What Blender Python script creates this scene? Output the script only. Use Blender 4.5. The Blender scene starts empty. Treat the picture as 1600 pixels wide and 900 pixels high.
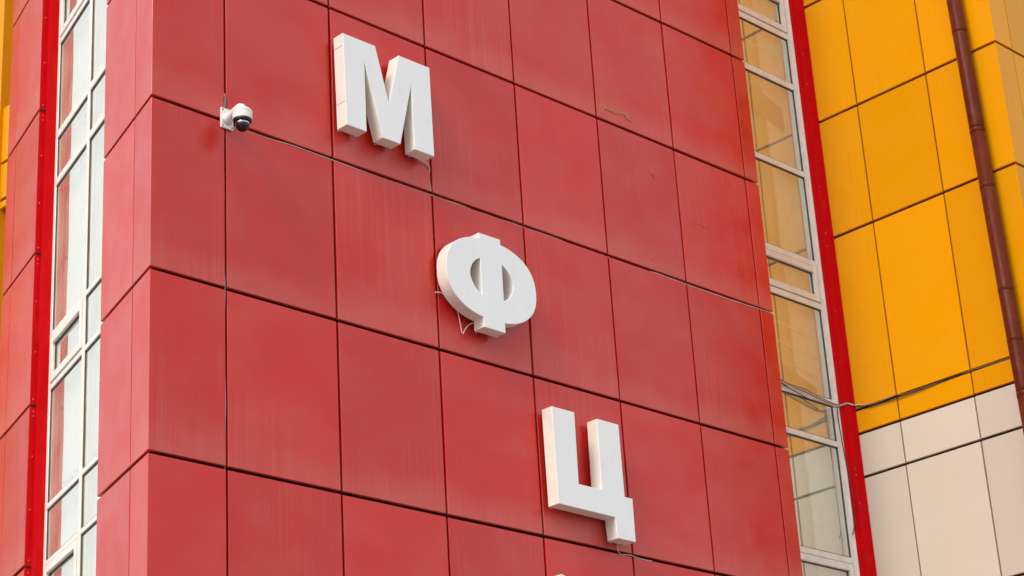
import bpy, bmesh, math, random
from mathutils import Vector, Matrix
random.seed(7)
S = bpy.context.scene
COL = S.collection

# ------------------------------------------------------------------ camera
R_RIGHT = Vector((0.7167271773, -0.6949671816, -0.0576434720))
R_DOWN = Vector((0.2302119715, 0.3138240953, -0.9211497628))
R_FWD = Vector((0.6582587648, 0.6469428520, 0.3849160230))
CAM = Vector((-7.51139, -10.78004, -7.00933))
cd = bpy.data.cameras.new('camera')
cam = bpy.data.objects.new('camera', cd)
COL.objects.link(cam)
m = Matrix.Identity(4)
for r in range(3):
    m[r][0] = R_RIGHT[r]; m[r][1] = -R_DOWN[r]; m[r][2] = -R_FWD[r]; m[r][3] = CAM[r]
cam.matrix_world = m
cd.sensor_width = 36.0
cd.lens = 3276.923 / 1600 * 36.0
cd.clip_start = 0.1
cd.clip_end = 2000
S.camera = cam

# ------------------------------------------------------------------ light
SUN_AZ = math.radians(-13)        # how far behind the main facade's plane the sun stands, seen from -X
SUN_EL = math.radians(40)
sun_dir = Vector((-math.cos(SUN_EL) * math.cos(SUN_AZ), math.cos(SUN_EL) * math.sin(SUN_AZ), math.sin(SUN_EL)))
W = bpy.data.worlds.new('World'); S.world = W; W.use_nodes = True
nt = W.node_tree; nt.nodes.clear()
sky = nt.nodes.new('ShaderNodeTexSky'); sky.sky_type = 'NISHITA'; sky.sun_disc = False
sky.sun_elevation = SUN_EL
sky.sun_rotation = math.atan2(sun_dir.x, sun_dir.y)
sky.air_density = 1.0; sky.dust_density = 7.0; sky.ozone_density = 1.0
hs = nt.nodes.new('ShaderNodeHueSaturation'); hs.inputs['Saturation'].default_value = 0.30
oc = nt.nodes.new('ShaderNodeMix'); oc.data_type = 'RGBA'      # thin even cloud over the whole sky
oc.inputs[0].default_value = 0.78; oc.inputs[7].default_value = (5.4, 5.55, 5.75, 1)
bg = nt.nodes.new('ShaderNodeBackground'); bg.inputs['Strength'].default_value = 0.15
wo = nt.nodes.new('ShaderNodeOutputWorld')
nt.links.new(sky.outputs[0], hs.inputs['Color']); nt.links.new(hs.outputs[0], oc.inputs[6]); nt.links.new(oc.outputs[2], bg.inputs['Color'])
nt.links.new(bg.outputs[0], wo.inputs['Surface'])
sl = bpy.data.lights.new('sun', 'SUN'); sl.energy = 1.5; sl.angle = math.radians(20); sl.color = (1.0, 0.90, 0.78)
so = bpy.data.objects.new('sun', sl); COL.objects.link(so)
so.rotation_euler = sun_dir.to_track_quat('Z', 'Y').to_euler()
so.location = (-20, 5, 30)
S.view_settings.view_transform = 'Standard'
S.view_settings.look = 'None'
S.view_settings.gamma = 1.0
S.view_settings.use_curve_mapping = False
S.view_settings.exposure = 0.45

# ------------------------------------------------------------------ helpers
def T(v): return Vector((v[0], v[1], v[2]))
WM = {}
def link(o, parent=None, mat=None):
    """link o with world matrix mat under parent"""
    COL.objects.link(o)
    mat = mat or Matrix.Identity(4)
    WM[o] = mat
    if parent is not None:
        o.parent = parent
        o.matrix_parent_inverse = Matrix.Identity(4)
        o.matrix_basis = WM[parent].inverted() @ mat
    else:
        o.matrix_basis = mat
    return o
def tag(o, label=None, cat=None, group=None, kind=None):
    if label: o['label'] = label
    if cat: o['category'] = cat
    if group: o['group'] = group
    if kind: o['kind'] = kind
    return o
def thing(name, loc, label, cat, group=None):
    o = bpy.data.objects.new(name, None)
    o.empty_display_size = 0.2
    link(o, None, Matrix.Translation(loc))
    return tag(o, label, cat, group)
def finish(name, bm, mats, parent=None, smooth=False, centre=True):
    bmesh.ops.recalc_face_normals(bm, faces=bm.faces[:])
    c = Vector((0, 0, 0))
    if centre and bm.verts:
        lo = Vector([min(v.co[i] for v in bm.verts) for i in range(3)])
        hi = Vector([max(v.co[i] for v in bm.verts) for i in range(3)])
        c = (lo + hi) / 2
        bmesh.ops.translate(bm, verts=bm.verts[:], vec=-c)
    me = bpy.data.meshes.new(name)
    bm.to_mesh(me); bm.free()
    if not isinstance(mats, (list, tuple)): mats = [mats]
    for q in mats: me.materials.append(q)
    if smooth:
        for p in me.polygons: p.use_smooth = True
    o = bpy.data.objects.new(name, me)
    return link(o, parent, Matrix.Translation(c))
def obj_from(name, me, parent, mat):
    return link(bpy.data.objects.new(name, me), parent, mat)

LA = 1.284700   # direction of the left face (about 73.6 degrees from the main face)
class Frame:
    """a wall plane: s along it, e outward"""
    def __init__(self, o, ds, de, ang):
        self.o = Vector(o); self.ds = Vector(ds); self.de = Vector(de); self.ang = ang
    def p(self, s, e, z):
        return self.o + self.ds * s + self.de * e + Vector((0, 0, z))
FRONT = Frame((0, 0, 0), (1, 0, 0), (0, -1, 0), 0)
LEFT = Frame((0, 0, 0), (math.cos(LA), math.sin(LA), 0), (-math.sin(LA), math.cos(LA), 0), LA + math.pi)
YX = 8.4218; YC = -1.7785; Y0 = 0.3669  # yellow wall, right window, pipe, right cables: scaled about the camera, coordinates baked in
YEL = Frame((YX, 0, 0), (0, 1, 0), (-1, 0, 0), -math.pi / 2)
YRT = Frame((0, YC, 0), (1, 0, 0), (0, -1, 0), 0)
WING = Frame((1.2, 0, 0), (0, 1, 0), (-1, 0, 0), -math.pi / 2)

def hexa(bm, P):
    v = [bm.verts.new(p) for p in P]
    fs = []
    for f in ((0, 1, 2, 3), (4, 7, 6, 5), (0, 4, 5, 1), (1, 5, 6, 2), (2, 6, 7, 3), (3, 7, 4, 0)):
        fs.append(bm.faces.new([v[i] for i in f]))
    return fs
def wbox(bm, F, s0, s1, e0, e1, z0, z1, bev=0.0):
    fs = hexa(bm, [F.p(s0, e1, z0), F.p(s1, e1, z0), F.p(s1, e1, z1), F.p(s0, e1, z1),
                   F.p(s0, e0, z0), F.p(s1, e0, z0), F.p(s1, e0, z1), F.p(s0, e0, z1)])
    if bev:
        ed = list({e for f in fs for e in f.edges})
        bmesh.ops.bevel(bm, geom=ed, offset=bev, segments=1, affect='EDGES')
    return fs
def bar(name, F, s0, s1, e0, e1, z0, z1, mat, parent, bev=0.004):
    bm = bmesh.new(); wbox(bm, F, s0, s1, e0, e1, z0, z1, bev)
    return finish(name, bm, mat, parent)
def prism(bm, pts, z0, z1):
    a = [bm.verts.new((x, y, z0)) for x, y in pts]; b = [bm.verts.new((x, y, z1)) for x, y in pts]
    n = len(pts)
    for i in range(n):
        bm.faces.new((a[i], a[(i + 1) % n], b[(i + 1) % n], b[i]))
    bm.faces.new(a[::-1]); bm.faces.new(b)
def offset_poly(pts, t):
    """offset an open 2-D polyline to its right by t (mitred)"""
    out = []
    n = len(pts)
    def nrm(a, b):
        d = Vector((b[0] - a[0], b[1] - a[1])); d.normalize(); return Vector((d.y, -d.x))
    for i in range(n):
        if i == 0: nn = nrm(pts[0], pts[1]); q = nn * t
        elif i == n - 1: nn = nrm(pts[-2], pts[-1]); q = nn * t
        else:
            n1 = nrm(pts[i - 1], pts[i]); n2 = nrm(pts[i], pts[i + 1])
            b = (n1 + n2); b.normalize(); q = b * (t / max(0.2, b.dot(n1)))
        out.append((pts[i][0] + q.x, pts[i][1] + q.y))
    return out
def fold(bm, pts, t, z0, z1, bev=0.0):
    """a folded sheet: polyline extruded upward, thickness t to the right of its direction"""
    prism(bm, list(pts) + offset_poly(pts, t)[::-1], z0, z1)
def xy(F, s, e=0.0):
    p = F.p(s, e, 0); return (p.x, p.y)

def tube(name, pts, r, mat, parent=None, sides=7, smooth_n=4):
    P = [Vector(p) for p in pts]
    Q = []
    for i in range(len(P) - 1):
        p0 = P[max(0, i - 1)]; p1 = P[i]; p2 = P[i + 1]; p3 = P[min(len(P) - 1, i + 2)]
        for k in range(smooth_n):
            t = k / smooth_n
            Q.append(0.5 * ((2 * p1) + (p2 - p0) * t + (2 * p0 - 5 * p1 + 4 * p2 - p3) * t * t + (3 * p1 - p0 - 3 * p2 + p3) * t ** 3))
    Q.append(P[-1])
    bm = bmesh.new(); add_tube(bm, Q, r, sides)
    return finish(name, bm, mat, parent, smooth=True)
def add_tube(bm, Q, r, sides=7):
    rings = []
    up = Vector((0.03, 0.2, 1)).normalized()
    for i, q in enumerate(Q):
        d = (Q[min(i + 1, len(Q) - 1)] - Q[max(i - 1, 0)]).normalized()
        a = d.cross(up)
        if a.length < 0.05: a = d.cross(Vector((1, 0.1, 0)))
        a.normalize(); b = a.cross(d)
        rr = r[i] if isinstance(r, (list, tuple)) else r
        rings.append([bm.verts.new(q + (a * math.cos(2 * math.pi * k / sides) + b * math.sin(2 * math.pi * k / sides)) * rr) for k in range(sides)])
    for i in range(len(rings) - 1):
        for k in range(sides):
            bm.faces.new((rings[i][k], rings[i][(k + 1) % sides], rings[i + 1][(k + 1) % sides], rings[i + 1][k]))
    bm.faces.new(rings[0][::-1]); bm.faces.new(rings[-1])
def lathe(bm, c, prof, n=32):
    rings = []
    for r, z in prof:
        rings.append([bm.verts.new((c[0] + r * math.cos(2 * math.pi * k / n), c[1] + r * math.sin(2 * math.pi * k / n), c[2] + z)) for k in range(n)])
    for i in range(len(rings) - 1):
        for k in range(n):
            bm.faces.new((rings[i][k], rings[i][(k + 1) % n], rings[i + 1][(k + 1) % n], rings[i + 1][k]))
    bm.faces.new(rings[0][::-1]); bm.faces.new(rings[-1])

# ------------------------------------------------------------------ materials
def mat_new(name):
    mt = bpy.data.materials.new(name); mt.use_nodes = True
    t = mt.node_tree
    return mt, t, t.nodes['Principled BSDF']
def node(t, k, **kw):
    n = t.nodes.new(k)
    for a, b in kw.items(): setattr(n, a, b)
    return n
def ramp(t, src, lo, hi, a=0.0, b=1.0):
    n = node(t, 'ShaderNodeMapRange'); n.clamp = True; n.interpolation_type = 'SMOOTHSTEP'
    n.inputs['From Min'].default_value = lo; n.inputs['From Max'].default_value = hi
    n.inputs['To Min'].default_value = a; n.inputs['To Max'].default_value = b
    t.links.new(src, n.inputs['Value']); return n.outputs[0]
def mth(t, op, a, b):
    n = node(t, 'ShaderNodeMath', operation=op)
    for i, v in enumerate((a, b)):
        if isinstance(v, (int, float)): n.inputs[i].default_value = v
        else: t.links.new(v, n.inputs[i])
    return n.outputs[0]
def noise(t, vec, scale, detail=3, rough=0.55):
    n = node(t, 'ShaderNodeTexNoise'); n.inputs['Scale'].default_value = scale
    n.inputs['Detail'].default_value = detail; n.inputs['Roughness'].default_value = rough
    t.links.new(vec, n.inputs['Vector']); return n.outputs[0]
def mixc(t, fac, a, b):
    n = node(t, 'ShaderNodeMix', data_type='RGBA')
    for i, v in ((6, a), (7, b)):
        if isinstance(v, tuple): n.inputs[i].default_value = (*v, 1)
        else: t.links.new(v, n.inputs[i])
    if isinstance(fac, (int, float)): n.inputs[0].default_value = fac
    else: t.links.new(fac, n.inputs[0])
    return n.outputs[2]

def panel_mat(name, base, chalk, amt=0.16, rough=0.36, spec=0.5, streak=0.6, bottom=0.6, wave=0.02, grime=0.09):
    """coil-coated cladding: weathered chalk in cloudy patches and fine rain streaks, paler along the lower edge"""
    mt, t, p = mat_new(name)
    tc = node(t, 'ShaderNodeTexCoord'); oi = node(t, 'ShaderNodeObjectInfo')
    off = node(t, 'ShaderNodeVectorMath', operation='SCALE')
    cmb = node(t, 'ShaderNodeCombineXYZ')
    for i in range(3): t.links.new(oi.outputs['Random'], cmb.inputs[i])
    t.links.new(cmb.outputs[0], off.inputs[0]); off.inputs['Scale'].default_value = 61.0
    add = node(t, 'ShaderNodeVectorMath', operation='ADD')
    t.links.new(tc.outputs['Object'], add.inputs[0]); t.links.new(off.outputs[0], add.inputs[1])
    v = add.outputs[0]
    mp = node(t, 'ShaderNodeMapping'); mp.inputs['Scale'].default_value = (46, 46, 0.55)
    t.links.new(v, mp.inputs['Vector'])
    mp2 = node(t, 'ShaderNodeMapping'); mp2.inputs['Scale'].default_value = (1.0, 1.0, 1.7)
    t.links.new(v, mp2.inputs['Vector'])
    cloud = ramp(t, noise(t, mp2.outputs[0], 1.5, 2), 0.30, 0.75)
    st = ramp(t, noise(t, mp.outputs[0], 1.0, 4, 0.6), 0.40, 0.78)
    frac = mth(t, 'FRACT', mth(t, 'MULTIPLY', oi.outputs['Random'], 17.3), 0.0)
    streaky = mth(t, 'MULTIPLY', mth(t, 'MULTIPLY', st, ramp(t, noise(t, v, 0.9, 1), 0.38, 0.66)), ramp(t, frac, 0.25, 0.85, 0.25, 1.6))
    sx = node(t, 'ShaderNodeSeparateXYZ'); t.links.new(tc.outputs['Object'], sx.inputs[0])
    zz = mth(t, 'ADD', sx.outputs[2], mth(t, 'MULTIPLY', mth(t, 'SUBTRACT', noise(t, v, 2.6, 1), 0.5), 0.35))
    low = ramp(t, zz, -0.33, -0.62)
    speck = ramp(t, noise(t, v, 95, 2, 0.7), 0.66, 0.80)
    f = mth(t, 'ADD', mth(t, 'MULTIPLY', cloud, 0.5), mth(t, 'MULTIPLY', streaky, streak))
    f = mth(t, 'ADD', f, mth(t, 'MULTIPLY', low, bottom))
    f = mth(t, 'ADD', f, mth(t, 'MULTIPLY', speck, 0.25))
    f = mth(t, 'MULTIPLY', f, amt)
    tone = node(t, 'ShaderNodeHueSaturation'); tone.inputs['Color'].default_value = (*base, 1)
    grain = ramp(t, noise(t, v, 120, 2, 0.7), 0.25, 0.75, 0.945, 1.055)
    t.links.new(mth(t, 'MULTIPLY', ramp(t, oi.outputs['Random'], 0, 1, 0.93, 1.06), grain), tone.inputs['Value'])
    mp3 = node(t, 'ShaderNodeMapping'); mp3.inputs['Scale'].default_value = (48, 48, 0.35); mp3.inputs['Location'].default_value = (7, 3, 5)
    t.links.new(v, mp3.inputs['Vector'])
    run = mth(t, 'MULTIPLY', ramp(t, noise(t, mp3.outputs[0], 1.0, 0), 0.56, 0.80), ramp(t, noise(t, v, 1.7, 2), 0.45, 0.70))
    wash = mixc(t, f, tone.outputs[0], chalk)
    t.links.new(mixc(t, mth(t, 'MULTIPLY', run, grime), wash, (base[0] * 0.30, base[1] * 0.3 + 0.004, base[2] * 0.3 + 0.004)), p.inputs['Base Color'])
    rr = mth(t, 'ADD', ramp(t, noise(t, v, 3.0, 1), 0.3, 0.7, rough - 0.04, rough + 0.06), mth(t, 'MULTIPLY', f, 0.4))
    t.links.new(rr, p.inputs['Roughness'])
    p.inputs['Specular IOR Level'].default_value = spec
    bp = node(t, 'ShaderNodeBump'); bp.inputs['Strength'].default_value = 1.0; bp.inputs['Distance'].default_value = wave
    hgt = mth(t, 'ADD', mth(t, 'MULTIPLY', noise(t, v, 1.3, 1), 1.0), mth(t, 'MULTIPLY', noise(t, v, 420, 0), 0.0003))
    t.links.new(hgt, bp.inputs['Height']); t.links.new(bp.outputs[0], p.inputs['Normal'])
    return mt
def plain(name, base, rough=0.5, spec=0.5, metal=0.0, var=0.06, scale=9.0, dirt=None, dirt_amt=0.2, bump=0.0):
    mt, t, p = mat_new(name)
    tc = node(t, 'ShaderNodeTexCoord')
    n = noise(t, tc.outputs['Object'], scale, 4)
    hsn = node(t, 'ShaderNodeHueSaturation'); hsn.inputs['Color'].default_value = (*base, 1)
    t.links.new(ramp(t, n, 0.3, 0.7, 1 - var, 1 + var), hsn.inputs['Value'])
    c = hsn.outputs[0]
    if dirt:
        mp = node(t, 'ShaderNodeMapping'); mp.inputs['Scale'].default_value = (14, 14, 3)
        t.links.new(tc.outputs['Object'], mp.inputs['Vector'])
        c = mixc(t, ramp(t, noise(t, mp.outputs[0], 1.0, 6, 0.65), 0.5, 0.8, 0, dirt_amt), c, dirt)
    t.links.new(c, p.inputs['Base Color'])
    t.links.new(ramp(t, noise(t, tc.outputs['Object'], scale * 1.7, 3), 0.3, 0.7, rough * 0.88, min(1, rough * 1.12)), p.inputs['Roughness'])
    p.inputs['Specular IOR Level'].default_value = spec; p.inputs['Metallic'].default_value = metal
    if bump:
        bp = node(t, 'ShaderNodeBump'); bp.inputs['Distance'].default_value = bump
        t.links.new(n, bp.inputs['Height']); t.links.new(bp.outputs[0], p.inputs['Normal'])
    return mt
M_RED = panel_mat('red_cladding', (0.545, 0.010, 0.007), (0.57, 0.36, 0.28), amt=0.13, rough=0.25, spec=0.5, bottom=0.85, streak=0.5)
M_YEL = panel_mat('yellow_cladding', (0.71, 0.290, 0.0003), (0.76, 0.36, 0.03), amt=0.16, rough=0.24, spec=0.14, streak=0.2, bottom=0.2, wave=0.008)
M_BEI = panel_mat('beige_cladding', (0.60, 0.528, 0.440), (0.68, 0.62, 0.56), amt=0.12, rough=0.40, spec=0.4, streak=0.3, bottom=0.3, wave=0.008)
M_TRIM = plain('red_flashing', (0.52, 0.003, 0.006), rough=0.35, spec=0.05, var=0.05, dirt=(0.55, 0.25, 0.22), dirt_amt=0.04)
M_BACK = plain('dark_backing', (0.035, 0.006, 0.005), rough=0.85)
M_BACKY = plain('brown_backing', (0.07, 0.025, 0.012), rough=0.85)
M_WALL = plain('tower_render', (0.42, 0.03, 0.03), rough=0.6)
M_WALLY = plain('wing_render', (0.70, 0.30, 0.02), rough=0.6)
M_PVC = plain('white_window_profile', (0.80, 0.755, 0.70), rough=0.38, dirt=(0.45, 0.40, 0.34), dirt_amt=0.22)
M_GASK = plain('black_gasket', (0.05, 0.047, 0.042), rough=0.6)
M_LFACE = plain('white_letter_face', (0.82, 0.83, 0.84), rough=0.33, var=0.02, scale=3, dirt=(0.50, 0.49, 0.48), dirt_amt=0.13)
M_LSIDE = plain('cream_letter_side', (0.80, 0.79, 0.71), rough=0.42, var=0.03, dirt=(0.50, 0.44, 0.38), dirt_amt=0.28)
M_PIPE = plain('brown_pipe_paint', (0.105, 0.013, 0.003), rough=0.42, spec=0.14, var=0.12, scale=14, dirt=(0.28, 0.11, 0.055), dirt_amt=0.32, bump=0.002)
M_CAMW = plain('white_camera_shell', (0.80, 0.78, 0.74), rough=0.4, var=0.03, dirt=(0.5, 0.45, 0.4), dirt_amt=0.15)
M_CAMB = plain('black_rubber', (0.012, 0.012, 0.012), rough=0.45)
M_DOME = plain('smoked_dome', (0.010, 0.008, 0.008), rough=0.09, spec=0.45, var=0.02)
M_SHEEN = plain('sheen_silver', (0.45, 0.45, 0.46), rough=0.2, metal=1.0)
M_CABW = plain('pale_cable', (0.62, 0.56, 0.50), rough=0.5)
M_CABG = plain('grey_cable', (0.17, 0.14, 0.125), rough=0.5)
M_CABK = plain('dark_cable', (0.03, 0.022, 0.02), rough=0.5)
M_SCREW = plain('screw_steel', (0.55, 0.45, 0.42), rough=0.35, metal=0.6)
M_GLUE = plain('tape_glue', (0.50, 0.13, 0.065), rough=0.7, var=0.18, scale=40)
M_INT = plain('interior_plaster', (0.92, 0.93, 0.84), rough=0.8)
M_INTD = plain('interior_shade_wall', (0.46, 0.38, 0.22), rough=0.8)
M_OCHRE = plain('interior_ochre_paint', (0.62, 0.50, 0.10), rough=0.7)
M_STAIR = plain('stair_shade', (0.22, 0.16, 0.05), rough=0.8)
M_RAIL = plain('pale_rail_paint', (0.93, 0.92, 0.85), rough=0.5)
M_GROUND = plain('paving', (0.23, 0.225, 0.215), rough=0.85, var=0.15, scale=0.8, bump=0.01)

def glass_mat(name, base_r, tint, bright_veil=0.0):
    """coated double glazing: mirror share grows towards grazing, the rest clear under a painted-in bright veil"""
    mt = bpy.data.materials.new(name); mt.use_nodes = True
    t = mt.node_tree; t.nodes.clear()
    out = node(t, 'ShaderNodeOutputMaterial')
    gl = node(t, 'ShaderNodeBsdfGlossy'); gl.inputs['Roughness'].default_value = 0.012; gl.inputs['Color'].default_value = (0.97, 0.98, 0.96, 1)
    tr = node(t, 'ShaderNodeBsdfTransparent'); tr.inputs['Color'].default_value = (*tint, 1)
    lw = node(t, 'ShaderNodeLayerWeight')
    tc = node(t, 'ShaderNodeTexCoord')
    bp = node(t, 'ShaderNodeBump'); bp.inputs['Distance'].default_value = 0.004
    t.links.new(noise(t, tc.outputs['Object'], 0.9, 1), bp.inputs['Height'])
    t.links.new(bp.outputs[0], gl.inputs['Normal'])
    f = ramp(t, mth(t, 'POWER', lw.outputs['Facing'], 3.0), 0.0, 1.0, base_r, 1.0)
    df = node(t, 'ShaderNodeBsdfDiffuse'); df.inputs['Color'].default_value = (0.90, 0.89, 0.74, 1)  # pale diffuse veil painted over the glass to brighten the panes
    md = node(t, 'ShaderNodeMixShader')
    t.links.new(ramp(t, noise(t, tc.outputs['Object'], 3.0, 5), 0.3, 0.7, bright_veil * 0.75, bright_veil * 1.25), md.inputs[0])
    mx = node(t, 'ShaderNodeMixShader')
    t.links.new(f, mx.inputs[0]); t.links.new(tr.outputs[0], mx.inputs[1]); t.links.new(gl.outputs[0], mx.inputs[2])
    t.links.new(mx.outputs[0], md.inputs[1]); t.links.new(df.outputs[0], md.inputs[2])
    t.links.new(md.outputs[0], out.inputs['Surface'])
    return mt
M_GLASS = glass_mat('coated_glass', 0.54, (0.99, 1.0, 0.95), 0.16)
M_CLEAR = glass_mat('clear_glass', 0.02, (0.96, 0.98, 0.96))

# ------------------------------------------------------------------ ground
GZ = -8.61
bm = bmesh.new()
g = [bm.verts.new(p) for p in ((-600, -600, GZ), (600, -600, GZ), (600, 600, GZ), (-600, 600, GZ))]
bm.faces.new(g)
tag(finish('ground', bm, M_GROUND, centre=False), kind='structure')

# ------------------------------------------------------------------ cladding panels
TH = 0.028
_cache = {}
def panel_mesh(w, h, mat):
    key = (round(w, 4), round(h, 4), mat.name)
    if key in _cache: return _cache[key]
    b = 0.0035
    bm = bmesh.new()
    def ring(ix, y): return [bm.verts.new(((-w / 2 + ix) if sx < 0 else (w / 2 - ix), y, (-h / 2 + ix) if sz < 0 else (h / 2 - ix))) for sx, sz in ((-1, -1), (1, -1), (1, 1), (-1, 1))]
    r0 = ring(b, -TH); r1 = ring(0, -TH + b); r2 = ring(0, 0)
    bm.faces.new(r0)
    for A, B in ((r0, r1), (r1, r2)):
        for k in range(4): bm.faces.new((A[k], B[k], B[(k + 1) % 4], A[(k + 1) % 4]))
    bm.faces.new(r2[::-1])
    bmesh.ops.recalc_face_normals(bm, faces=bm.faces[:])
    me = bpy.data.meshes.new('facade_panel'); bm.to_mesh(me); bm.free(); me.materials.append(mat)
    _cache[key] = me
    return me
def panel(F, s0, s1, z0, z1, mat, parent, gap_v=0.022, gap_h=0.026, tilt=0.0022):
    w = abs(s1 - s0) - gap_v; h = abs(z1 - z0) - gap_h
    me = panel_mesh(w, h, mat)
    c = F.p((s0 + s1) / 2, -TH + random.uniform(-0.002, 0.002), (z0 + z1) / 2)
    mat4 = Matrix.Translation(c) @ Matrix.Rotation(F.ang + random.uniform(-tilt, tilt), 4, 'Z') @ Matrix.Rotation(random.uniform(-tilt, tilt), 4, 'X')
    return obj_from('facade_panel', me, parent, mat4)
def folded(pts, z0, z1, mat, parent, gap_h=0.025, name='facade_panel'):
    bm = bmesh.new(); fold(bm, pts, TH, z0 + gap_h / 2, z1 - gap_h / 2)
    ed = [e for e in bm.edges if abs(e.verts[0].co.z - e.verts[1].co.z) > 0.1 or True]
    bmesh.ops.bevel(bm, geom=ed, offset=0.003, segments=1, affect='EDGES')
    return finish(name, bm, mat, parent)

H = 1.3033; A = 0.6362; E = 0.1889
ZT, ZB = 9.0, GZ
ROWS = [(-j * H - H, -j * H) for j in range(-4, 4)]      # eight rows of panels round what is in view
Z_LO, Z_HI = -4 * H, 4 * H
tower = thing('red_tower', (3.4, 1.5, GZ), 'red panelled corner block carrying the white letters and dome camera', 'building')
yelb = thing('yellow_building', (9.0, -1.0, GZ), 'yellow panelled building wing with beige lower panels and brown drainpipe', 'building')
wing = thing('yellow_wing', (1.6, 5.5, GZ), 'yellow wing with deep window openings beyond the far left edge of the red block', 'building')

D_MID, D_EDGE, D_FAR0, D_FARJ, D_FAR1 = 0.3691, 1.0869, 2.905, 3.61, 3.88
WIN_Y = 0.5022          # right window plane
XE = A + 6 + E        # right edge of the main facade
gv = 0.008
for z0, z1 in ROWS:
    # main facade, whole panels
    for k in range(6):
        panel(FRONT, A + k, A + k + 1, z0, z1, M_RED, tower)
    # corner panel folded round the acute corner
    folded([xy(LEFT, D_MID - gv), (0, 0), (A - gv, 0)][::-1], z0, z1, M_RED, tower)
    # left face: panel with its edge folded into the window recess
    folded([xy(LEFT, D_EDGE, -0.12), xy(LEFT, D_EDGE), xy(LEFT, D_MID + gv)][::-1], z0, z1, M_RED, tower)
    # right edge folded back beside the window
    folded([(A + 6 + gv, 0), (XE, 0), (XE, WIN_Y)][::-1], z0, z1, M_RED, tower)
    # far left strip
    panel(LEFT, D_FAR0, D_FARJ, z0, z1, M_RED, tower, gap_v=0.010)
    folded([xy(LEFT, D_FAR1, -0.3), xy(LEFT, D_FAR1), xy(LEFT, D_FARJ + gv)][::-1], z0, z1, M_RED, tower)

def backing(pts, t, parent, mat, z0=Z_LO - 0.2, z1=Z_HI + 0.2):
    bm = bmesh.new(); fold(bm, pts[::-1], t, z0, z1)
    return finish('wall', bm, mat, parent)
eb = -TH - 0.026
cpt = Vector((0, 0)) + Vector(offset_poly([xy(LEFT, 1), (0, 0), (1, 0)][::-1], -eb)[1])
backing([xy(LEFT, D_EDGE - 0.03, eb), (cpt.x, cpt.y), (XE - 0.03, -eb)], 0.09, tower, M_BACK)
backing([xy(LEFT, D_FAR1 - 0.03, eb), xy(LEFT, D_FAR0 + 0.02, eb)], 0.09, tower, M_BACK)
# plain walls above and below the panels that are in view, roof and rear
for z0, z1 in ((ZB, Z_LO - 0.01), (Z_HI + 0.01, ZT)):
    bm = bmesh.new(); fold(bm, [xy(LEFT, D_FAR1), (0, 0), (XE, 0), (XE, WIN_Y + 0.1)][::-1], 0.12, z0, z1)
    finish('wall', bm, M_WALL, tower)
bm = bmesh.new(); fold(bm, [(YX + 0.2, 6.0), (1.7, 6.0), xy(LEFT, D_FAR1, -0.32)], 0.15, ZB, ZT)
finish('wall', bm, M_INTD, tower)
bm = bmesh.new(); prism(bm, [xy(LEFT, D_FAR1 - 0.02, -0.02), (0.03, 0.03), (XE, 0.03), (YX + 0.2, WIN_Y + 0.1), (YX + 0.2, 6.0), (1.7, 6.0)], ZT, ZT + 0.25)
finish('roof', bm, M_BACK, tower)

# ------------------------------------------------------------------ windows of the red block
def pane(F, s0, s1, e, z0, z1, parent):
    bm = bmesh.new()
    fs = wbox(bm, F, s0, s1, e - 0.02, e, z0, z1)
    for f in fs: f.material_index = 1
    fs[0].material_index = 0
    o = finish('pane', bm, [M_GLASS, M_CLEAR], parent)
    return o
def gasket(F, s0, s1, e, z0, z1, parent, w=0.007):
    bm = bmesh.new()
    for a, b, c, d in ((s0, s0 + w, z0, z1), (s1 - w, s1, z0, z1), (s0 + w, s1 - w, z0, z0 + w), (s0 + w, s1 - w, z1 - w * 1.3, z1)):
        wbox(bm, F, a, b, e - 0.01, e + 0.006, c, d)
    return finish('gasket', bm, M_GASK, parent)

# left window: two columns
LW = -0.124      # face of the frame, inside the plane of the left face
sF0, sF1 = 1.04, 2.83
z_bars = [(-5.045, -4.996), (-4.375, -4.331), (-3.92, -3.876), (-2.633, -2.592), (-2.185, -2.139), (-1.211, -1.166), (-0.763, -0.718), (0.565, 0.631), (0.998, 1.066), (1.887, 1.934), (2.39, 2.434), (3.705, 3.754), (4.145, 4.194), (5.005, 5.054)]
zL0, zL1 = -5.05, 5.06
bm = bmesh.new()
wbox(bm, LEFT, sF1 - 0.055, sF1, LW - 0.07, LW, zL0, zL1, 0.004)
wbox(bm, LEFT, sF0, sF0 + 0.07, LW - 0.07, LW, zL0, zL1, 0.004)
lwin = finish('window', bm, M_PVC, tower)
SM0, SM1 = 1.880, 1.935
bar('mullion', LEFT, SM0, SM1, LW - 0.07, LW + 0.004, zL0, zL1, M_PVC, lwin)
for z0, z1 in z_bars:
    bar('transom', LEFT, SM1, sF1 - 0.055, LW - 0.07, LW + 0.002, z0, z1, M_PVC, lwin)
    bar('transom', LEFT, sF0 + 0.07, SM0, LW - 0.07, LW + 0.002, z0, z1, M_PVC, lwin)
zb = z_bars
sash_ix = {2, 5, 9}        # openings with a hinged sash sit above these bars
def sash(F, s0, s1, e, z0, z1, parent, w=0.055):
    bm = bmesh.new()
    for a, b, c, d in ((s0, s0 + w, z0, z1), (s1 - w, s1, z0, z1), (s0 + w, s1 - w, z0, z0 + w * 1.15), (s0 + w, s1 - w, z1 - w * 1.15, z1)):
        wbox(bm, F, a, b, e - 0.05, e + 0.012, c, d, 0.004)
    return finish('sash', bm, M_PVC, parent)
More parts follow.
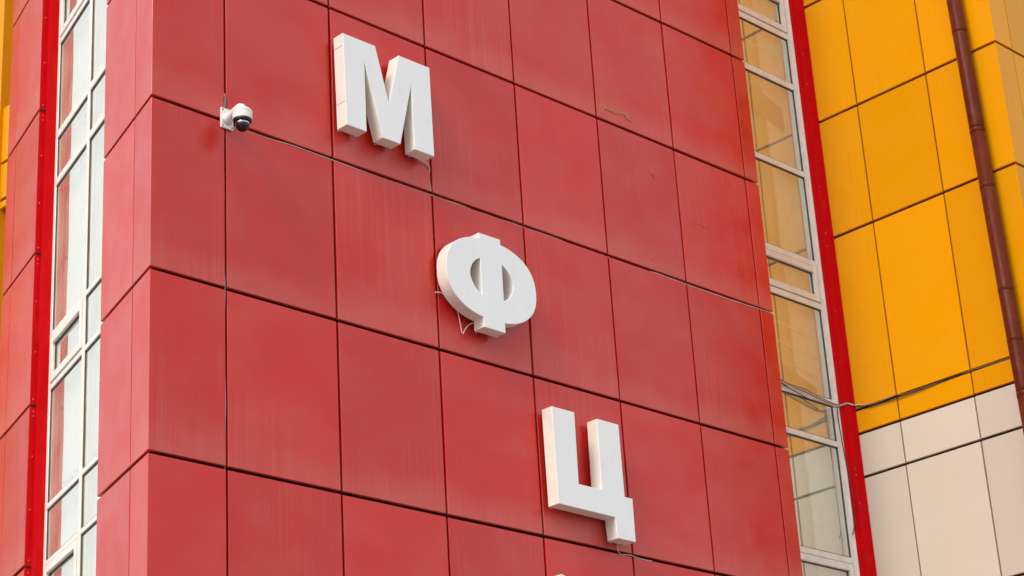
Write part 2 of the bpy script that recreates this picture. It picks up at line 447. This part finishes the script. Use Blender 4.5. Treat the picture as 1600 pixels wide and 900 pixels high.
for i in range(len(zb) - 1):
    z0, z1 = zb[i][1], zb[i + 1][0]
    a, b = SM1, sF1 - 0.055
    if i in sash_ix:
        sash(LEFT, a + 0.008, b - 0.008, LW, z0 + 0.008, z1 - 0.008, lwin)
        pane(LEFT, a + 0.05, b - 0.05, LW - 0.022, z0 + 0.06, z1 - 0.06, lwin)
        gasket(LEFT, a + 0.062, b - 0.062, LW - 0.018, z0 + 0.07, z1 - 0.07, lwin)
    else:
        pane(LEFT, a - 0.01, b + 0.01, LW - 0.014, z0 - 0.01, z1 + 0.01, lwin)
        gasket(LEFT, a, b, LW - 0.012, z0, z1, lwin)
    a, b = sF0 + 0.07, SM0
    pane(LEFT, a - 0.01, b + 0.01, LW - 0.014, z0 - 0.01, z1 + 0.01, lwin)
    gasket(LEFT, a, b, LW - 0.012, z0, z1, lwin)

for i, (z0, z1) in enumerate(((-5.0, -2.0), (-1.98, 1.02), (1.04, 5.0))):  # pale wavy sheets added behind the left glass to brighten its panes
    bm = bmesh.new()
    N = 40
    for (a, b) in ((sF0 + 0.02, sF1 - 0.02),):
        lo = []; hi = []
        for k in range(N + 1):
            s_ = a + (b - a) * k / N
            e_ = LW - 0.105 + 0.012 * math.sin(k * 1.9) + 0.006 * math.sin(k * 0.7)
            lo.append(bm.verts.new(LEFT.p(s_, e_, z0))); hi.append(bm.verts.new(LEFT.p(s_, e_, z1)))
        for k in range(N): bm.faces.new((lo[k], lo[k + 1], hi[k + 1], hi[k]))
    finish('fill_sheet', bm, M_INT, lwin, smooth=True)

# left stepped flashing between window and far left panels
bm = bmesh.new()
fold(bm, [xy(LEFT, D_FAR0, -0.002), xy(LEFT, D_FAR0, -0.055), xy(LEFT, D_FAR0 - 0.072, -0.055), xy(LEFT, D_FAR0 - 0.075, LW - 0.03)][::1], 0.004, Z_LO, Z_HI)
fl = finish('flashing', bm, M_TRIM, tower)
bm = bmesh.new()
for j in range(-3, 4):
    wbox(bm, LEFT, D_FAR0 - 0.0095, D_FAR0 - 0.002, -0.05, -0.006, -j * H - 0.008, -j * H + 0.009)
tag(finish('seam', bm, M_BACK, fl), kind='stuff')
bm = bmesh.new()
for j in range(-3, 4):
    for dz in (0.05, -0.05, -0.09, 0.45, -0.42):
        c = LEFT.p(D_FAR0 - 0.006, -0.03 + random.uniform(-.004, .004), -j * H + dz)
        bmesh.ops.create_icosphere(bm, subdivisions=1, radius=0.0055, matrix=Matrix.Translation(c))
tag(finish('rivet', bm, M_SCREW, fl), kind='stuff')

# right window: one column
FW = Frame((0, WIN_Y, 0), (1, 0, 0), (0, -1, 0), 0)
sR0, sR1 = XE - 0.01, 8.2934
bars_r = [(-4.9728, -4.9111), (-3.9434, -3.8868), (-3.4287, -3.3721), (-2.4765, -2.4148), (-2.0236, -1.9649), (-0.8738, -0.8161), (-0.4538, -0.3951), (0.5468, 0.6117), (1.0028, 1.0677), (1.989, 2.0508), (2.9793, 3.0493), (3.5763, 3.6432), (4.0653, 4.1271), (5.0123, 5.0741), (5.63, 5.6917)]
sash_r = {3, 7, 11}
bm = bmesh.new()
wbox(bm, FW, sR1 - 0.020, sR1, -0.07, 0.055, -4.95, 5.7, 0.003)
wbox(bm, FW, sR0, sR0 + 0.06, -0.07, 0, -4.95, 5.7, 0.004)
rwin = finish('window', bm, M_PVC, tower)
for z0, z1 in bars_r:
    bar('transom', FW, sR0 + 0.06, sR1 - 0.020, -0.07, 0.003, z0, z1, M_PVC, rwin)
for i in range(len(bars_r) - 1):
    z0, z1 = bars_r[i][1], bars_r[i + 1][0]
    a, b = sR0 + 0.06, sR1 - 0.020
    if i in sash_r:
        sash(FW, a + 0.008, b - 0.008, 0.0, z0 + 0.008, z1 - 0.008, rwin, 0.058)
        pane(FW, a + 0.05, b - 0.05, -0.022, z0 + 0.06, z1 - 0.06, rwin)
        gasket(FW, a + 0.065, b - 0.065, -0.018, z0 + 0.073, z1 - 0.073, rwin)
    else:
        pane(FW, a - 0.01, b + 0.01, -0.016, z0 - 0.01, z1 + 0.01, rwin)
        gasket(FW, a, b, -0.014, z0, z1, rwin, 0.009)
# stepped flashing between window and yellow wall
bm = bmesh.new()
fold(bm, [(sR1 + 0.001, WIN_Y + 0.02), (sR1 + 0.001, 0.4466), (8.3325, 0.4281), (8.3325, 0.4096), (8.384, 0.3869), (8.384, 0.3715), (YX - 0.004, 0.3643), (YX - 0.004, 0.3478)][::-1], -0.004, Z_LO, Z_HI)
fr = finish('flashing', bm, M_TRIM, tower)
bm = bmesh.new()
for z in (3.3972, 3.0369, 1.8737, 1.359, 1.2149, 0.5149, -1.1013, -1.163, -1.441, -2.1615):
    c = Vector((8.3582, 0.3962, z))
    bmesh.ops.create_icosphere(bm, subdivisions=1, radius=0.006, matrix=Matrix.Translation(c))
tag(finish('rivet', bm, M_SCREW, fr), kind='stuff')

# stairwell seen through the right window
bm = bmesh.new()
wbox(bm, FRONT, 7.895, 8.2893, -0.6253, -0.6103, ZB, ZT)  # pale sheet added close behind the glass, lifts the right part of the panes
finish('fill_sheet', bm, M_INT, tower)
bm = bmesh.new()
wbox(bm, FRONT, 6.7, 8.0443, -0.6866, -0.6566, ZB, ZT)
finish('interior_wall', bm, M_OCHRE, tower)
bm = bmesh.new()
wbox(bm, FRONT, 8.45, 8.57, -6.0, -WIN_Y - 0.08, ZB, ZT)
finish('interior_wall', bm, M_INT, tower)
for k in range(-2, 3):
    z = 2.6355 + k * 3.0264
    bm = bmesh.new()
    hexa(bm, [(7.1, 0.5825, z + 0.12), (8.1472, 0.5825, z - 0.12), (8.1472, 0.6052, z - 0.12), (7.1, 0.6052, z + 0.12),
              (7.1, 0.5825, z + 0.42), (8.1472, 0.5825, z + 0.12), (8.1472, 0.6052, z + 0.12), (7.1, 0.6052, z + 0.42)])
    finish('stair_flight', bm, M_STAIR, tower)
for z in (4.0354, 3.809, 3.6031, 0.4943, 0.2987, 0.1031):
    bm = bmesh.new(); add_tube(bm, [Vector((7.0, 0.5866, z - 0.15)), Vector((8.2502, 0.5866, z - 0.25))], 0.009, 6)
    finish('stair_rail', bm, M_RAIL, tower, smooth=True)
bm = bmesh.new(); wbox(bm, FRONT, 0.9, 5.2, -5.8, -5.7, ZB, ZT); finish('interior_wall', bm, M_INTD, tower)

# old tape glue left on the panels
def glue(pts, label):
    bm = bmesh.new()
    a = [bm.verts.new((x, -0.0045, z)) for x, z in pts]; b = [bm.verts.new((x, 0.004, z)) for x, z in pts]
    n = len(pts)
    for i in range(n): bm.faces.new((a[i], a[(i + 1) % n], b[(i + 1) % n], b[i]))
    bm.faces.new(a); bm.faces.new(b[::-1])
    o = finish('tape_residue', bm, M_GLUE, tower); o['label'] = label
glue([(4.690, 1.462), (4.705, 1.470), (4.78, 1.452), (4.90, 1.457), (4.98, 1.470), (5.066, 1.458), (5.078, 1.400), (5.055, 1.412), (5.03, 1.408), (5.0, 1.442), (4.93, 1.432), (4.88, 1.415), (4.80, 1.425), (4.735, 1.415), (4.72, 1.372), (4.697, 1.365)], 'ochre strip of old tape glue')
glue([(5.262, 1.02), (5.285, 1.0), (5.30, 0.955), (5.32, 0.935), (5.29, 0.95), (5.27, 0.985)], 'small ochre smear of glue')
glue([(5.325, 0.955), (5.35, 0.92), (5.342, 0.915)], 'tiny ochre glue mark')
glue([(5.925, 0.665), (5.95, 0.64), (5.975, 0.645), (5.95, 0.625), (5.93, 0.64)], 'small ochre glue smear')
for x, z in ((2.33, 0.16), (2.35, 0.145), (2.87, -0.22), (5.10, 0.17), (5.2, 0.13)):
    r = 0.011
    glue([(x + r * 0.7 * math.cos(a) * random.uniform(.6, 1.2), z + r * 1.5 * math.sin(a) * random.uniform(.6, 1.2)) for a in [k * math.pi / 4 for k in range(8)]], 'small ochre glue spot')

# ------------------------------------------------------------------ yellow building
YS = [(Y0, -0.1306), (-0.1306, -0.966)]
ZY = [6.5884, 5.3016, 3.9428, 2.5976, 1.3073, -0.5145, -0.7549, -1.1854, -2.4879, -3.8086, -5.1468]
XJ = [8.7257, 9.5575, 10.3913, 11.2251]
for i in range(len(ZY) - 1):
    z1, z0 = ZY[i], ZY[i + 1]
    mt = M_YEL if z0 > -0.9 else M_BEI
    for a, b in YS:
        panel(YEL, b, a, z0, z1, mt, yelb, gap_v=0.015, gap_h=0.027)
    folded([(YX, -0.966 - gv), (YX, YC), (XJ[0] - gv, YC)][::-1], z0, z1, mt, yelb, gap_h=0.027)
    for k in range(3):
        panel(YRT, XJ[k], XJ[k + 1], z0, z1, mt, yelb, gap_v=0.012, gap_h=0.027)
bm = bmesh.new(); fold(bm, [(YX + 0.055, Y0 + 0.10), (YX + 0.055, YC + 0.055), (11.2, YC + 0.055)][::-1], 0.09, ZY[-1], ZY[0])
finish('wall', bm, M_BACKY, yelb)
for z0, z1, mt in ((ZB, ZY[-1] - 0.01, M_BEI), (ZY[0] + 0.01, ZT, M_WALLY)):
    bm = bmesh.new(); fold(bm, [(YX, Y0), (YX, YC), (11.2, YC)][::-1], 0.13, z0, z1)
    finish('wall', bm, mt, yelb)
bm = bmesh.new(); prism(bm, [(YX + 0.02, Y0), (YX + 0.02, YC + 0.02), (11.2, YC + 0.02), (11.2, 4), (8.8, 4), (8.8, Y0)], ZT, ZT + 0.25)
finish('roof', bm, M_BACKY, yelb)

# ------------------------------------------------------------------ far left yellow wing
WY0, WJ, WY1 = 3.80, 4.02, 8.5
bands = [(GZ, -0.9), (0.94, 1.96), (3.8, 4.9)]      # spandrels; deep openings between them
for z0, z1 in bands[1:]:
    cut = [z0, 1.03, 1.393, z1] if z0 == 0.94 else [z0, z0 + 0.5, z1]
    for a, b in zip(cut[:-1], cut[1:]):
        panel(WING, WY0, WJ, a, b, M_YEL, wing, gap_v=0.0)
bm = bmesh.new(); wbox(bm, WING, WY0, WJ, -0.12, 0, *bands[0]); finish('wall', bm, M_WALLY, wing)
for z in [k * 1.3 - 4.0 for k in range(8)]:
    panel(WING, WJ + 0.035, WJ + 0.9, z, z + 1.3, M_YEL, wing)
    panel(WING, WJ + 0.9, WY1, z, z + 1.3, M_YEL, wing)
bm = bmesh.new(); fold(bm, [xy(WING, WJ + 0.04, 0.012), xy(WING, WJ, 0.012), xy(WING, WJ, -0.36)], 0.02, GZ, ZT)
finish('window_reveal', bm, M_YEL, wing)
bm = bmesh.new(); wbox(bm, WING, WJ + 0.04, WY1, -0.2, -0.06, GZ, ZT); finish('wall', bm, M_BACKY, wing)
bm = bmesh.new(); wbox(bm, WING, WY0, WJ, -0.2, -0.06, 0.94, 1.96); wbox(bm, WING, WY0, WJ, -0.2, -0.06, 3.8, 4.9); finish('wall', bm, M_BACKY, wing)
for z0, z1 in ((-0.9, 0.94), (1.96, 3.8)):
    bm = bmesh.new(); fs = wbox(bm, WING, WY0, WJ - 0.001, -0.36, -0.33, z0, z1)
    for f in fs: f.material_index = 1
    fs[0].material_index = 0
    finish('window', bm, [M_GLASS, M_CLEAR], wing)

# ------------------------------------------------------------------ letters
LFY, LBY = -0.155, -0.045
def letter(loops, label, group='white block letters on the red facade'):
    xs = [p[0] for l in loops for p in l]; zs = [p[1] for l in loops for p in l]
    t = thing('sign_letter', ((min(xs) + max(xs)) / 2, -0.03, min(zs)), label, 'sign letter', group)
    def solid(y0, y1, grow, bev):
        bm = bmesh.new()
        edges = []
        vl = []
        for l in loops:
            vs = [bm.verts.new((x, y0, z)) for x, z in l]
            vl.append(vs)
            for i in range(len(vs)): edges.append(bm.edges.new((vs[i], vs[(i + 1) % len(vs)])))
        bmesh.ops.triangle_fill(bm, use_beauty=True, use_dissolve=False, edges=edges, normal=(0, -1, 0))
        front = bm.faces[:]
        bmesh.ops.dissolve_limit(bm, angle_limit=0.01, verts=bm.verts[:], edges=bm.edges[:])
        front = bm.faces[:]
        ret = bmesh.ops.extrude_face_region(bm, geom=front, use_keep_orig=True)
        ev = [g for g in ret['geom'] if isinstance(g, bmesh.types.BMVert)]
        bmesh.ops.translate(bm, verts=ev, vec=(0, y1 - y0, 0))
        bmesh.ops.recalc_face_normals(bm, faces=bm.faces[:])
        if bev:
            ed = [e for e in bm.edges if abs(e.verts[0].co.y - y0) < 1e-5 and abs(e.verts[1].co.y - y0) < 1e-5
                  and any(abs(f.normal.y) < 0.5 for f in e.link_faces)]
            bmesh.ops.bevel(bm, geom=ed, offset=bev, segments=1, affect='EDGES')
        return bm
    finish('letter_face', solid(LFY, LFY + 0.006, 0, 0.0025), M_LFACE, t)
    b = solid(LFY + 0.006, LBY, 0, 0)
    finish('letter_side', b, M_LSIDE, t)
    for x, z in letter.seams:
        bm = bmesh.new(); wbox(bm, FRONT, x - 0.0012, x + 0.004, -LBY, -(LFY + 0.007), z - 0.0012, z + 0.0012)
        finish('seam', bm, M_CABG, t)
    for x, z in letter.clips:
        bm = bmesh.new(); wbox(bm, FRONT, x - 0.006, x + 0.006, -LBY - 0.004, -LBY + 0.010, z - 0.012, z + 0.004)
        finish('clip', bm, M_SCREW, t)
    # spacer studs to the wall
    for sx, sz in letter.studs:
        bm = bmesh.new(); add_tube(bm, [Vector((sx, LBY - 0.004, sz)), Vector((sx, 0.004, sz))], 0.011, 8)
        finish('spacer', bm, M_SCREW, t)
    return t
dx, dz = -0.0115, -0.0098
def sh(l): return [(x + dx, z + dz) for x, z in l]
letter.seams = [(1.6376, 0.905), (1.6455, 0.43)]
letter.clips = [(1.66, 0.229), (1.80, 0.229), (2.02, 0.229), (2.15, 0.229), (2.37, 0.229)]
letter.studs = [(1.72, 0.28), (2.07, 0.28), (2.42, 0.28), (1.72, 0.9), (2.42, 0.9)]
letter([sh([(1.648, 1.017), (1.973, 1.017), (2.094, 0.560), (2.214, 1.017), (2.537, 1.017), (2.545, 0.239), (2.340, 0.239), (2.334, 0.795), (2.196, 0.239), (2.016, 0.239), (1.857, 0.84), (1.857, 0.239), (1.660, 0.239)])],
       'white block letter M, topmost of the three big letters')
def arc(cx, cz, rx, rz, n, a0, a1, k):
    out = []
    for i in range(k + 1):
        a = a0 + (a1 - a0) * i / k
        c, s = math.cos(a), math.sin(a)
        out.append((cx + rx * math.copysign(abs(c) ** (2 / n), c), cz + rz * math.copysign(abs(s) ** (2 / n), s)))
    return out
cx, cz = 3.098, -0.668
def side(sgn):
    # ring outline from stem top to stem bottom on one side
    xs = 0.116
    pts = []
    N = 44
    for i in range(N + 1):
        a = math.pi / 2 - math.pi * i / N
        c, s = math.cos(a), math.sin(a)
        x = 0.4825 * abs(c) ** (2 / 2.3); z = 0.338 * math.copysign(abs(s) ** (2 / 2.3), s)
        if x >= xs: pts.append((cx + sgn * x, cz + z))
    return pts
r_ = side(1); l_ = side(-1)
outer = [(cx - 0.116, -0.290), (cx + 0.114, -0.290), (cx + 0.114, r_[0][1])] + r_ + [(cx + 0.114, r_[-1][1]), (cx + 0.114, -1.082), (cx - 0.116, -1.082), (cx - 0.116, l_[-1][1])] + l_[::-1] + [(cx - 0.116, l_[0][1])]
def hole(sgn):
    pts = []
    N = 24; rx, rz = 0.230, 0.178
    th = math.acos(0.117 / rx)
    for i in range(N + 1):
        a = th - 2 * th * i / N
        pts.append((cx + sgn * rx * math.cos(a), cz + 0.008 + rz * math.sin(a)))
    return pts
letter.seams = []
letter.clips = [(2.985, -1.092), (3.16, -1.092)]
letter.studs = [(3.08, -0.36), (3.08, -0.98), (2.78, -0.7), (3.4, -0.7)]
letter([sh(outer), sh(hole(1)), sh(hole(-1))], 'white round letter with a vertical bar through it, middle one of the big letters')
letter.clips = [(3.68, -2.382), (4.33, -2.556), (4.46, -2.556)]
letter.studs = [(3.78, -1.7), (3.78, -2.27), (4.28, -1.7), (4.28, -2.27), (4.40, -2.45)]
letter([sh([(3.669, -1.585), (3.922, -1.585), (3.914, -2.175), (4.172, -2.175), (4.179, -1.587), (4.429, -1.588), (4.434, -2.190), (4.524, -2.190), (4.522, -2.546), (4.313, -2.546), (4.303, -2.378), (3.672, -2.372)])],
       'white open-topped letter with a tail at lower right, lowest of the big letters')
# top of a further round sign piece at the bottom edge
t = thing('sign_disc', (3.655, -0.03, -3.111), 'white round sign piece just peeping over the bottom edge below the tailed letter', 'sign')
bm = bmesh.new(); pr = [(0.085, 0), (0.085, 0.10), (0.080, 0.105)]
lathe(bm, (0, 0, 0), pr, 28)
bmesh.ops.rotate(bm, verts=bm.verts[:], cent=(0, 0, 0), matrix=Matrix.Rotation(math.radians(90), 3, 'X'))
bmesh.ops.translate(bm, verts=bm.verts[:], vec=(3.655, LBY, -3.023))
finish('disc', bm, M_LFACE, t)
bm = bmesh.new(); add_tube(bm, [Vector((3.655, LBY - 0.005, -3.023)), Vector((3.655, 0.004, -3.023))], 0.014, 8); finish('spacer', bm, M_SCREW, t)

# ------------------------------------------------------------------ dome camera
cm = thing('security_camera', (0.645, 0, -0.066), 'white dome security camera on a square wall plate', 'camera')
bm = bmesh.new(); wbox(bm, FRONT, 0.588, 0.700, 0.001, 0.016, -0.066, 0.094, 0.004); pl = finish('wall_plate', bm, M_CAMW, cm)
for x, z in ((0.603, 0.078), (0.686, 0.078), (0.603, -0.05), (0.686, -0.05)):
    bm = bmesh.new(); add_tube(bm, [Vector((x, -0.014, z)), Vector((x, -0.019, z))], 0.006, 8); finish('screw', bm, M_CABG, pl)
bm = bmesh.new()
add_tube(bm, [Vector((0.645, -0.012, 0.010)), Vector((0.645, -0.026, 0.012)), Vector((0.644, -0.055, 0.022)), Vector((0.643, -0.095, 0.034)), Vector((0.640, -0.135, 0.043)), Vector((0.638, -0.170, 0.042)), Vector((0.637, -0.195, 0.028)), Vector((0.637, -0.2, 0.0))],
         [0.050, 0.040, 0.030, 0.026, 0.025, 0.027, 0.031, 0.040], 16)
finish('arm', bm, M_CAMW, cm, smooth=True)
cc = (0.637, -0.2, 0)
bm = bmesh.new(); lathe(bm, cc, [(0.062, -0.075), (0.0695, -0.074), (0.0705, -0.070), (0.071, -0.040), (0.0712, -0.016), (0.0722, -0.014), (0.0722, -0.010), (0.0695, -0.006), (0.056, 0.008), (0.032, 0.019), (0.008, 0.023)], 40)
finish('housing', bm, M_CAMW, cm, smooth=True)
bm = bmesh.new(); lathe(bm, cc, [(0.050, -0.094), (0.060, -0.094), (0.066, -0.088), (0.0665, -0.072), (0.045, -0.070)], 40)
finish('rubber_ring', bm, M_CAMB, cm, smooth=True)
bm = bmesh.new()
lathe(bm, cc, [(0.0505, -0.091)] + [(0.0505 * math.cos(a), -0.114 - 0.0505 * math.sin(a)) for a in [k * math.pi / 2 / 10 * 0.985 for k in range(11)]], 36)
dm = finish('dome', bm, M_DOME, cm, smooth=True)
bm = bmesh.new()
lathe(bm, cc, [(0.0508, -0.096), (0.0514, -0.098), (0.0514, -0.110), (0.0508, -0.112)], 36)  # silver ring stands in for the shiny reflection round the top of the dome
finish('sheen_band', bm, M_SHEEN, dm, smooth=True)

# ------------------------------------------------------------------ drainpipe
pt = thing('drainpipe', (8.3016, -1.536, GZ), 'brown painted drainpipe running down the yellow wall', 'drainpipe')
def py(z): return -1.4794 - (3.1399 - z) * 0.019
cuts = [8.6, 6.4, 4.2, 1.7028, -0.9458, -3.4, -6.0, GZ + 0.1]
for a, b in zip(cuts[:-1], cuts[1:]):
    bm = bmesh.new()
    add_tube(bm, [Vector((8.3016, py(a), a)), Vector((8.3016, py(a - 0.002), a - 0.002)), Vector((8.3016, py(b + 0.06), b + 0.06)), Vector((8.3016, py(b), b))], [0.068, 0.0715, 0.0715, 0.069], 28)
    s_ = finish('pipe_section', bm, M_PIPE, pt, smooth=True)
for z in (5.559, 3.706, 2.7868, 1.7028, 1.1222, 0.0753, -0.4208, -0.9458, -2.2645):
    bm = bmesh.new()
    lathe(bm, (8.3016, py(z), z), [(0.071, -0.022), (0.0732, -0.020), (0.0734, 0.020), (0.071, 0.024)], 28)
    finish('collar', bm, M_PIPE, pt, smooth=True)
for z in (3.706, 1.1222, -2.2645):
    bm = bmesh.new(); wbox(bm, YEL, py(z) - 0.012, py(z) + 0.012, 0.004, 0.06, z - 0.012, z + 0.012); finish('bracket', bm, M_PIPE, pt)

# ------------------------------------------------------------------ cables
def fz(x): # joint line of the row the cable follows
    return -0.010
pts = []
for i in range(0, 40):
    x = 0.75 + i * (XE - 0.02 - 0.75) / 39
    wob = 0.004 * math.sin(x * 2.1) + random.uniform(-0.002, 0.002)
    sag = -0.010 * max(0, math.sin((x - 1.2) * 1.1)) if x < 3.0 else 0
    if x > 5.4: sag = -0.018 * math.sin((x - 5.4) / 1.4 * math.pi)
    tuck = 0.016 if (3.0 < x < 5.2 or x < 1.15) else 0.004
    pts.append((x, tuck, -0.008 + wob * 0.7 + sag * 0.4))
pts += [(XE + 0.006, -0.012, -0.02), (XE + 0.010, 0.02, -0.06), (XE + 0.01, 0.05, -0.2)]
tag(tube('cable', pts, 0.0030, M_CABW, smooth_n=3), 'pale thin cable tucked in the long joint running from the camera to the right edge', 'cable')
tag(tube('cable', [(0.632, 0.004, 0.22), (0.634, -0.006, 0.17), (0.636, 0.004, 0.10)], 0.008, M_CABG), 'short grey cable end in the joint just above the camera plate', 'cable')
pts = [(0.640, 0.012, -0.07)]
for i in range(1, 26):
    z = -0.07 - i * 0.105
    pts.append((0.632 - 0.004 * math.sin(i * 0.9) - (0.008 if i > 9 else 0), 0.008 - 0.008 * (0.5 + 0.5 * math.sin(i * 0.7)) + (0.010 if i < 11 else 0), z))
tag(tube('cable', pts, 0.0030, M_CABG), 'grey cable dropping down the upright joint below the camera', 'cable')
tag(tube('wire', [(2.606, 0.01, -0.846), (2.64, -0.02, -0.842), (2.70, -0.028, -0.858), (2.75, -0.03, -0.875), (2.815, -0.024, -0.937), (2.85, -0.014, -1.03), (2.874, -0.010, -1.125), (2.90, -0.014, -1.085), (2.945, -0.02, -1.035), (3.0, -0.045, -1.008), (3.02, -0.06, -1.0)], 0.0042, M_CABW),
    'thin pale wire looped from the joint to the underside of the round letter', 'wire')
tag(tube('wire', [(4.437, -0.05, -2.53), (4.440, -0.02, -2.56), (4.452, -0.012, -2.60), (4.49, -0.006, -2.622), (4.60, -0.004, -2.612), (4.70, 0.004, -2.618), (4.80, -0.002, -2.624), (4.88, 0.016, -2.612)], 0.0030, M_CABW),
    'thin pale wire hanging from the tail of the lowest letter into the joint', 'wire')
tag(tube('wire', [(2.44, -0.05, 0.235), (2.50, -0.025, 0.238), (2.58, -0.018, 0.236), (2.612, -0.008, 0.205), (2.62, 0.008, 0.15), (2.628, 0.004, 0.02)], 0.0045, M_CABW),
    'thin pale wire from the right leg of the topmost letter into the joint beside it', 'wire')
bn = thing('cable_bundle', (8.2897, 0.7704, -0.2176), 'bundle of pale and dark cables sagging across the right window to the yellow wall', 'cable')
def strand(dzs, mat, ys, tail):
    a = [(XE + 0.012, 0.10, -0.50 + dzs * 0.3), (7.4266, 0.4405 + ys, -0.3961 + dzs * 0.4), (7.6325, 0.4508 + ys, -0.4116 + dzs), (7.7972, 0.4508 + ys, -0.4219 + dzs * 1.6), (7.9928, 0.4405 + ys, -0.4579 + dzs * 1.3), (8.1884, 0.4199 + ys, -0.4836 + dzs * 0.6), (8.281, 0.4147 + ys * .3, -0.4682 + dzs * 0.4), (8.3531, 0.3941, -0.4424 + dzs * 0.3), (8.3994, 0.353, -0.463 + dzs * 0.2)]
    return tube('strand', a + tail, 0.0046, mat, bn)
up = [(8.3994, 0.2552, -0.4939), (8.4066, 0.0905, -0.5166), (8.4118, -0.0948, -0.5042), (8.4149, -0.136, -0.498), (8.4272, -0.2184, -0.5145), (8.4313, -0.5066, -0.5166), (8.4293, -0.8154, -0.5166), (8.4231, -0.9801, -0.5135), (8.4293, -1.3301, -0.5166), (8.419, -1.7727, -0.5145)]
low = [(8.3994, 0.2655, -0.5042), (8.4066, 0.1111, -0.531), (8.4097, -0.0948, -0.5423), (8.4097, -0.2492, -0.5423), (8.4118, -0.4036, -0.5372), (8.4149, -0.5581, -0.5289), (8.421, -0.7639, -0.5186), (8.4272, -0.9801, -0.5166)]
strand(0.012, M_CABG, 0.0, up)
strand(0.0, M_CABK, 0.012, low)
strand(0.004, M_CABW, 0.006, [(8.3994, 0.3169, -0.4733), (8.4066, 0.1934, -0.5042)])
strand(-0.016, M_CABW, 0.004, [(8.3994, 0.3169, -0.4785)])
strand(-0.034, M_CABK, 0.014, [(8.3994, 0.3272, -0.4857)])
tag(tube('cable', [(8.2502, 0.4405, -0.4939), (8.2502, 0.4456, -0.6174), (8.2656, 0.4456, -0.8233), (8.281, 0.4425, -1.0086), (8.2965, 0.4353, -1.163), (8.3037, 0.4302, -1.2968), (8.3068, 0.425, -1.4204), (8.3016, 0.4302, -1.5336), (8.2913, 0.4384, -1.6366), (8.2707, 0.4405, -1.7086), (8.2399, 0.4405, -1.7601)], 0.0048, M_CABK),
    'loose dark cable hanging down beside the white frame of the right window', 'cable')
